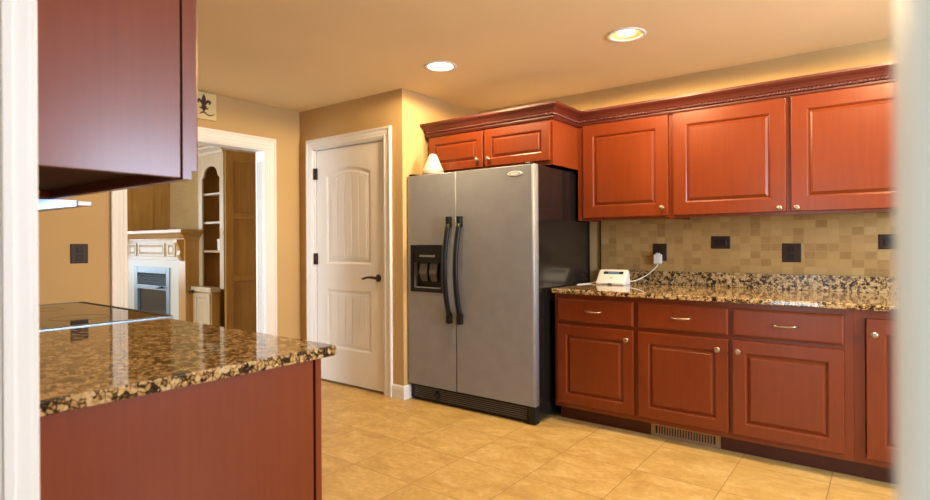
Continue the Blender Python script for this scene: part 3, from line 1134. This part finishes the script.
mb = MB(); mb.loops([[onfront(x, s, d) for x, s in rect(X0 + 0.040, X1 - 0.030, 0.70, 0.90)] for d in (-0.002, 0.0012)]); sl = mb.build('slot', 'blackplastic', t)
mb = MB(); mb.loops([[onfront(x, s, d) for x, s in rect(X0 + 0.075, X1 - 0.060, 0.73, 0.87)] for d in (-0.001, 0.002)]); mb.build('display', 'bluescreen', sl)
mb = MB(); mb.loops([[onfront(x, s, d) for x, s in rect(-1.655, -1.635, 0.36, 0.42)] for d in (-0.001, 0.001)]); mb.build('logo', 'greyplastic', t)
mb = MB(); mb.box((-1.662, 3.9505, 0.911), (-1.630, 3.956, 0.919)); mb.build('port', 'blackplastic', t)
mb = MB()
mb.tube([(-1.757, 4.05, 0.918), (-1.770, 4.05, 0.925), (-1.790, 4.03, 0.922), (-1.805, 3.98, 0.912), (-1.828, 3.90, 0.911), (-1.842, 3.84, 0.912), (-1.852, 3.80, 0.900), (-1.856, 3.77, 0.84)], 0.003, 8)
mb.build('cord', 'white', t)

t = thing('charger', 'white plug-in charger with a thin white cable', 'charger', (-1.37, 4.18, 1.07))
MB().box((-1.392, YB - 0.065, 1.062), (-1.335, YB - 0.0215, 1.132), 0.008).build('adapter', 'white', t)
MB().box((-1.378, YB - 0.05, 1.131), (-1.352, YB - 0.024, 1.142), 0.003).build('prong_cover', 'white', t)
mb = MB()
cp = [(-1.362, 4.172, 1.064), (-1.366, 4.165, 1.045), (-1.385, 4.15, 1.02), (-1.42, 4.13, 0.985), (-1.460, 4.10, 0.955), (-1.495, 4.07, 0.938), (-1.534, 4.055, 0.930)]
sm = []
for i in range(len(cp) - 1):
    for k in range(4):
        a = Vector(cp[max(i - 1, 0)]); b = Vector(cp[i]); c = Vector(cp[i + 1]); dd = Vector(cp[min(i + 2, len(cp) - 1)])
        s = k / 4
        sm.append(0.5 * ((2 * b) + (c - a) * s + (2 * a - 5 * b + 4 * c - dd) * s * s + (3 * b - a - 3 * c + dd) * s ** 3))
sm.append(Vector(cp[-1]))
mb.tube(sm, 0.003, 8)
mb.build('cable', 'white', t)

# ------------------------------------------------------------------ range-side run (south wall)
PX = -1.392
t = thing('peninsula_cabinet', 'cherry cabinet end under the near granite counter', 'cabinet', (-1.95, 0.7, 0))
MB().box((-2.50, D1 + 0.002, 0.0), (PX - 0.018, 1.07, 0.875)).build('body', 'cherry', t)
MB().box((PX - 0.018, D1 + 0.002, 0.0), (PX, 1.073, 0.875), 0.001).build('end_panel', 'cherry', t)
MB().box((-2.50, 1.082, 0.10), (PX, 1.104, 0.875), 0.0015).build('face_frame', 'cherry', t)
MB().box((-2.50, 1.065, 0.10), (PX - 0.010, 1.09, 0.87)).build('back_strip', 'cherry_dark', t)
f = posY(1.104)
for a, b in ((-2.47, -1.98), (-1.96, -1.47)):
    d = raised_door(f, a, b, 0.13, 0.66, 0.072).build('door', 'cherry', t)
    knob(f, a + 0.04 if a < -2 else b - 0.04, 0.60, 0.022, d)
    d = slab_front(f, a, b, 0.69, 0.845).build('drawer', 'cherry', t)
    bar_pull(f, (a + b) / 2, 0.768, 0.022, 0.058, d)
t = thing('countertop', 'near granite countertop beside the cooktop, above the red end panel', 'countertop', (-1.95, 0.7, 0.876))
mb = MB()
mb.box((-2.499, D1 + 0.001, 0.8755), (-1.376, 1.152, 0.908), 0.004, 2, lambda a, b: (a.x > -1.385 and b.x > -1.385) or (a.y > 1.14 and b.y > 1.14))
mb.build('slab', 'granite', t)

# slide-in range
RX0, RX1 = -3.535, -2.512
t = thing('range', 'black glass-top range set into the granite counter', 'range', (-3.02, 0.7, 0))
MB().box((RX0 + 0.004, D1 + 0.006, 0.0), (RX1 - 0.004, 1.12, 0.898), 0.003).build('body', 'black', t)
MB().box((RX0 + 0.012, D1 + 0.01, 0.900), (RX1 - 0.022, 1.165, 0.913), 0.002).build('cooktop', 'glassblack', t)
mb = MB()
mb.box((RX1 - 0.022, D1 + 0.01, 0.898), (RX1 + 0.012, 1.182, 0.9135), 0.002)
mb.build('side_trim', 'darksteel', t)
box('side_trim', (RX0 - 0.010, D1 + 0.01, 0.898), (RX0 + 0.012, 1.182, 0.915), 'darksteel', t, 0.003)
MB().box((RX0 + 0.004, 1.160, 0.898), (RX1 - 0.004, 1.186, 0.9155), 0.004).build('front_trim', 'blackplastic', t)
for x, y, r in ((-2.78, 0.55, 0.09), (-2.78, 0.92, 0.11), (-3.27, 0.55, 0.11), (-3.27, 0.92, 0.09)):
    mb = MB()
    n = 36
    mb.loops([[(x + q * math.cos(2 * PI * k / n), y + q * math.sin(2 * PI * k / n), z) for k in range(n)] for q, z in ((r, 0.9131), (r, 0.9134), (r - 0.006, 0.9134), (r - 0.006, 0.9131))], False, False)
    mb.build('burner_ring', 'ring', t)
od = MB().box((RX0 + 0.02, 1.12, 0.20), (RX1 - 0.02, 1.16, 0.76), 0.006).build('oven_door', 'black', t)
MB().tube([(RX0 + 0.10, 1.195, 0.70), (RX1 - 0.10, 1.195, 0.70)], 0.012, 12).build('handle', 'steel', od)

# wall cabinets on the south wall
UX = -1.372
YU = 0.668
G4 = 'cherry wall cabinets over the range counter'


def south_upper(label, x0, x1, hood):
    t = thing('kitchen_cabinet', label, 'cabinet', ((x0 + x1) / 2, 0.45, UB), G4)
    mb = MB()
    y0 = D1 + 0.002
    mb.box((x0, y0, UB + 0.003), (x0 + 0.018, YU, UT + 0.1)).box((x1 - 0.018, y0, UB + 0.003), (x1, YU, UT + 0.1), 0.001)
    mb.box((x0 + 0.018, y0, UT + 0.08), (x1 - 0.018, YU, UT + 0.1))
    mb.build('body', 'cherry', t)
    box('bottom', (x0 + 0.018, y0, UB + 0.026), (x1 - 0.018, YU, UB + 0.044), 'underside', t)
    frame_ring(x0, x1, UB, UT + 0.1, YU + 0.006, YU + 0.027, 0.045, 0.05, 0.1).build('face_frame', 'cherry', t)
    frame_ring(x0 + 0.02, x1 - 0.012, UB + 0.004, UT + 0.095, YU, YU + 0.006, 0.03, 0.04, 0.04).build('reveal_strip', 'cherry_dark', t)
    f = posY(YU + 0.027)
    mid = (x0 + x1) / 2
    for a, b, s in ((x0 + 0.01, mid - 0.01, 1), (mid + 0.01, x1 - 0.004, -1)):
        d = raised_door(f, a, b, UB + 0.022, UT + 0.085, 0.085, 0.020).build('door', 'cherry', t)
        knob(f, (b - 0.04) if s > 0 else (a + 0.04), UB + 0.06, 0.020, d)
    return t


south_upper('near cherry wall cabinet showing its glossy end panel, over the granite counter', -2.30, UX, False)
south_upper('cherry wall cabinet over the range hood', -3.56, -2.304, True)
t = thing('range_hood', 'slim stainless range hood under the wall cabinet, over the cooktop', 'range hood', (-2.9, 0.5, 1.33))
pr = [(D1 + 0.004, 1.318), (0.64, 1.346), (0.755, 1.364), (0.755, 1.384), (D1 + 0.004, 1.384)]
MB().loops([[(x, y, z) for y, z in pr] for x in (-3.34, -2.306)]).build('body', 'darksteel', t)
MB().box((-3.34, 0.7552, 1.366), (-2.300, 0.800, 1.386 - 0.003), 0.003).build('front_lip', 'white', t)

# fleur-de-lis plaque
t = thing('plaque', 'small square cream plaque with a dark fleur-de-lis above the opening', 'wall decor', (XW, 2.29, 2.215))
f = posX(XW + 0.0005)
MB().loops([[f(u, v, d) for u, v in rect(2.188, 2.388, 2.217, 2.428, i)] for i, d in ((0, 0), (0, 0.018), (0.002, 0.020))]).build('canvas', 'cream', t)
mb = MB()
cu, cv = 2.284, 2.335


def poly(pts, sgn=1):
    mb.prism([(cu + sgn * u, cv + v) for u, v in pts], f, 0.0195, 0.0225)


def stroke(pts, ws):
    L = []
    for (u, v), w in zip(pts, ws):
        L.append((u, v, w))
    for (a, b) in zip(L, L[1:]):
        du, dv = b[0] - a[0], b[1] - a[1]
        ln = math.hypot(du, dv)
        nu, nv = -dv / ln, du / ln
        poly([(a[0] + nu * a[2], a[1] + nv * a[2]), (a[0] - nu * a[2], a[1] - nv * a[2]), (b[0] - nu * b[2], b[1] - nv * b[2]), (b[0] + nu * b[2], b[1] + nv * b[2])])


poly([(0, 0.082), (0.010, 0.062), (0.017, 0.040), (0.015, 0.020), (0.008, -0.010), (-0.008, -0.010), (-0.015, 0.020), (-0.017, 0.040), (-0.010, 0.062)])
for s in (1, -1):
    stroke([(s * 0.006, -0.012), (s * 0.016, 0.008), (s * 0.028, 0.026), (s * 0.044, 0.030), (s * 0.052, 0.018), (s * 0.046, 0.006), (s * 0.038, 0.010)], [0.004, 0.008, 0.010, 0.010, 0.008, 0.005, 0.003])
    stroke([(s * 0.004, -0.022), (s * 0.018, -0.036), (s * 0.030, -0.034), (s * 0.034, -0.024)], [0.007, 0.007, 0.005, 0.002])
poly([(-0.024, -0.012), (0.024, -0.012), (0.024, -0.022), (-0.024, -0.022)])
poly([(-0.009, -0.020), (0.009, -0.020), (0.013, -0.040), (0.0, -0.066), (-0.013, -0.040)])
stroke([(-0.034, -0.082), (-0.016, -0.066), (0.006, -0.064), (0.024, -0.078), (0.046, -0.084), (0.070, -0.078), (0.086, -0.068)], [0.002, 0.006, 0.006, 0.005, 0.0045, 0.004, 0.002])
mb.build('fleur_motif', 'fleur', t)

# ------------------------------------------------------------------ living room: fireplace wall
# fireplace front faces -Y
FXR, FXL = -6.735, -8.55
t = thing('fireplace', 'oak mantel fireplace with pale tile surround and blue-grey metal firebox', 'fireplace', (-7.7, 3.4, 0))
YF = 3.33
mb = MB()
mb.box((FXR - 0.17, YF, 0), (FXR, 3.498, 1.28), 0.003)
mb.build('pilaster', 'oak', t)
box('pilaster', (FXL, YF, 0), (FXL + 0.17, 3.498, 1.28), 'oak', t, 0.003)
f = negY(YF + 0.01)
mb = MB()
mb.box((FXL + 0.10, YF + 0.005, 1.03), (FXR - 0.001, 3.498, 1.29), 0.002)
fr = mb.build('frieze', 'oak_glare', t)
for a, b in ((-7.98, -7.25), (-7.18, -6.98), (-8.28, -8.05)):
    mb = raised_door(negY(YF + 0.005), a, b, 1.075, 1.245, 0.03, 0.014)
    mb.build('raised_panel', 'oak_glare', fr)
mb = MB()
prof = [(0, 1.28), (0.015, 1.28), (0.02, 1.30), (0.05, 1.325), (0.06, 1.34), (0.09, 1.355), (0.105, 1.37), (0.105, 1.405), (0, 1.405)]
L = [[(x + sx * d, YF - d if yy else 3.497, z) for d, z in prof] for x, sx, yy in ((FXL, -1, 0), (FXL, -1, 1), (FXR, 1, 1), (FXR, 1, 0))]
mb.loops(L).build('mantel_shelf', 'oak', t)
for x in (FXR - 0.10, FXL + 0.06):
    mb = MB()
    pr = [(YF + 0.002, 1.285), (YF - 0.085, 1.285), (YF - 0.088, 1.25), (YF - 0.060, 1.20), (YF - 0.045, 1.15), (YF - 0.055, 1.10), (YF - 0.035, 1.05), (YF + 0.002, 1.02)]
    mb.loops([[(xx, y, z) for y, z in pr] for xx in (x, x + 0.07)])
    mb.build('corbel', 'oak', t)
mb = MB()
mb.box((-7.14, YF + 0.012, 0), (FXR - 0.155, YF + 0.15, 1.035)).box((FXL + 0.15, YF + 0.012, 0), (-8.14, YF + 0.15, 1.035)).box((-8.14, YF + 0.012, 0.93), (-7.14, YF + 0.15, 1.035))
mb.build('tile_surround', 'stone', t)
mb = MB()
for a, b, c, e in ((-8.14, -8.04, 0.10, 0.935), (-7.23, -7.14, 0.10, 0.935), (-8.039, -7.231, 0.855, 0.935), (-8.039, -7.231, 0.10, 0.20), (-8.039, -7.231, 0.645, 0.70)):
    mb.box((a, YF + 0.000, c), (b, YF + 0.06, e), 0.004)
fbx = mb.build('firebox', 'firemetal', t)
mb = MB()
for k in range(5):
    z = 0.715 + 0.028 * k
    mb.loops([[(x, YF + 0.012, z), (x, YF + 0.045, z + 0.018), (x, YF + 0.048, z + 0.015), (x, YF + 0.015, z - 0.004)] for x in (-8.04, -7.23)])
mb.build('louver', 'firemetal', fbx)
box('fire_glass', (-8.05, YF + 0.030, 0.19), (-7.22, YF + 0.036, 0.65), 'smokeglass', fbx)
box('back', (-8.14, YF + 0.10, 0.05), (-7.14, YF + 0.12, 0.94), 'blackmatte', fbx)
mb = MB()
mb.tube([(-7.40, YF - 0.03, 0.675), (-7.26, YF - 0.03, 0.690)], 0.013, 8).tube([(-7.30, YF - 0.03, 0.686), (-7.30, YF + 0.01, 0.686)], 0.007, 8)
mb.build('handle', 'blackplastic', fbx)

# niche above the mantel and the cabinet on its far side
t = thing('overmantel_niche', 'oak panelled niche above the mantel shelf', 'panelling', (-7.4, 3.6, 1.405))
MB().box((-8.005, 3.75, 1.4055), (-6.76, 3.77, 2.50)).build('back_panel', 'oak_glare_tan', t)
mb = MB()
mb.box((-8.025, 3.10, 1.4055), (-8.005, 3.77, 2.50)).box((-8.005, 3.50, 1.4055), (-7.998, 3.53, 2.5)).box((-8.005, 3.10, 1.4055), (-7.998, 3.25, 2.5))
mb.build('side_panel', 'oak', t)

# bookcase with arched front and panelled side
BX0, BX1, BY = -6.745, -6.175, 3.50
t = thing('bookcase', 'tall oak bookcase with arched open shelves and a panelled side, beyond the opening', 'bookcase', (-6.45, 3.9, 0))
mb = MB()
mb.box((BX1 - 0.02, BY + 0.02, 0), (BX1 - 0.006, 4.59, 2.33))
sp = mb.build('side_panel', 'oak', t)
mb = MB()
for a, b, c, e in ((BY + 0.02, BY + 0.12, 0, 2.33), (4.49, 4.59, 0, 2.33), (BY + 0.12, 4.49, 2.20, 2.33), (BY + 0.12, 4.49, 1.52, 1.60), (BY + 0.12, 4.49, 0.78, 0.86), (BY + 0.12, 4.49, 0, 0.12)):
    mb.box((BX1 - 0.006, a, c), (BX1 + 0.012, b, e), 0.005)
mb.build('rail', 'oak', sp)
mb = MB()
mb.box((BX0, BY + 0.02, 0), (BX0 + 0.02, 4.59, 2.33)).box((BX0, 4.0, 0), (BX1 - 0.02, 4.02, 2.33)).box((BX0, BY + 0.02, 2.31), (BX1 - 0.02, 4.59, 2.33))
mb.build('carcass', 'oak', t)
# arched face frame
mb = MB()
f = negY(BY + 0.02)
st = 0.085
ins0, ins1 = BX0 + st, BX1 - st
mb.box(f(BX0, 0.70, 0), f(ins0, 2.33, 0.02)).box(f(ins1, 0.70, 0), f(BX1, 2.33, 0.02))
pts = [(ins0, 2.33), (ins0, 2.02)]
for k in range(13):
    s = -1 + 2 * k / 12
    pts.append((ins0 + 0.035 + (ins1 - ins0 - 0.07) * (k / 12), 2.04 + 0.12 * math.sqrt(max(0, 1 - s * s))))
pts += [(ins1, 2.02), (ins1, 2.33)]
for a, b in zip(pts[1:-1], pts[2:-1]):
    mb.prism([(a[0], a[1]), (b[0], b[1]), (b[0], 2.33), (a[0], 2.33)], f, 0, 0.02)
mb.build('arched_frame', 'oak_glare', t)
for z in (1.83, 1.485, 1.14):
    box('shelf', (BX0 + 0.02, BY + 0.025, z - 0.012), (BX1 - 0.022, 3.998, z + 0.012), 'oak_glare', t)
mb = MB()
prof = [(0, 2.30), (0.015, 2.30), (0.02, 2.33), (0.05, 2.37), (0.055, 2.385), (0.075, 2.40), (0.075, 2.43), (0, 2.43)]
mb.loops([[(x + sx * d, (BY - d) if yy else 4.59, z) for d, z in prof] for x, sx, yy in ((BX0, 0, 1), (BX1 + 0.006, 0, 1))])
mb.build('cornice', 'oak_glare', t)
# lower cupboard standing forward
LY = 3.40
mb = MB()
mb.box((BX0 + 0.01, LY + 0.02, 0.08), (BX1 - 0.12, BY + 0.018, 0.66))
lc = mb.build('lower_cupboard', 'oak', t)
MB().box((BX0 + 0.02, LY - 0.01, 0.662), (BX1 - 0.10, BY + 0.018, 0.72), 0.004).build('ledge', 'oak_glare', lc)
raised_door(negY(LY + 0.02), BX0 + 0.06, BX1 - 0.14, 0.10, 0.645, 0.06, 0.02).build('cupboard_door', 'oak_glare', lc)
MB().tube([(BX0 + 0.02, LY - 0.025, 0.655), (BX0 + 0.10, LY - 0.025, 0.665)], 0.014, 8).build('latch', 'blackplastic', lc)

t = thing('shelf_box', 'small white box on a bookcase shelf', 'box', (-6.46, 3.68, 1.1525))
MB().box((-6.53, 3.62, 1.1525), (-6.39, 3.74, 1.275), 0.004).build('carton', 'white', t)
MB().box((-6.532, 3.618, 1.262), (-6.388, 3.742, 1.290), 0.003).build('lid', 'white', t)
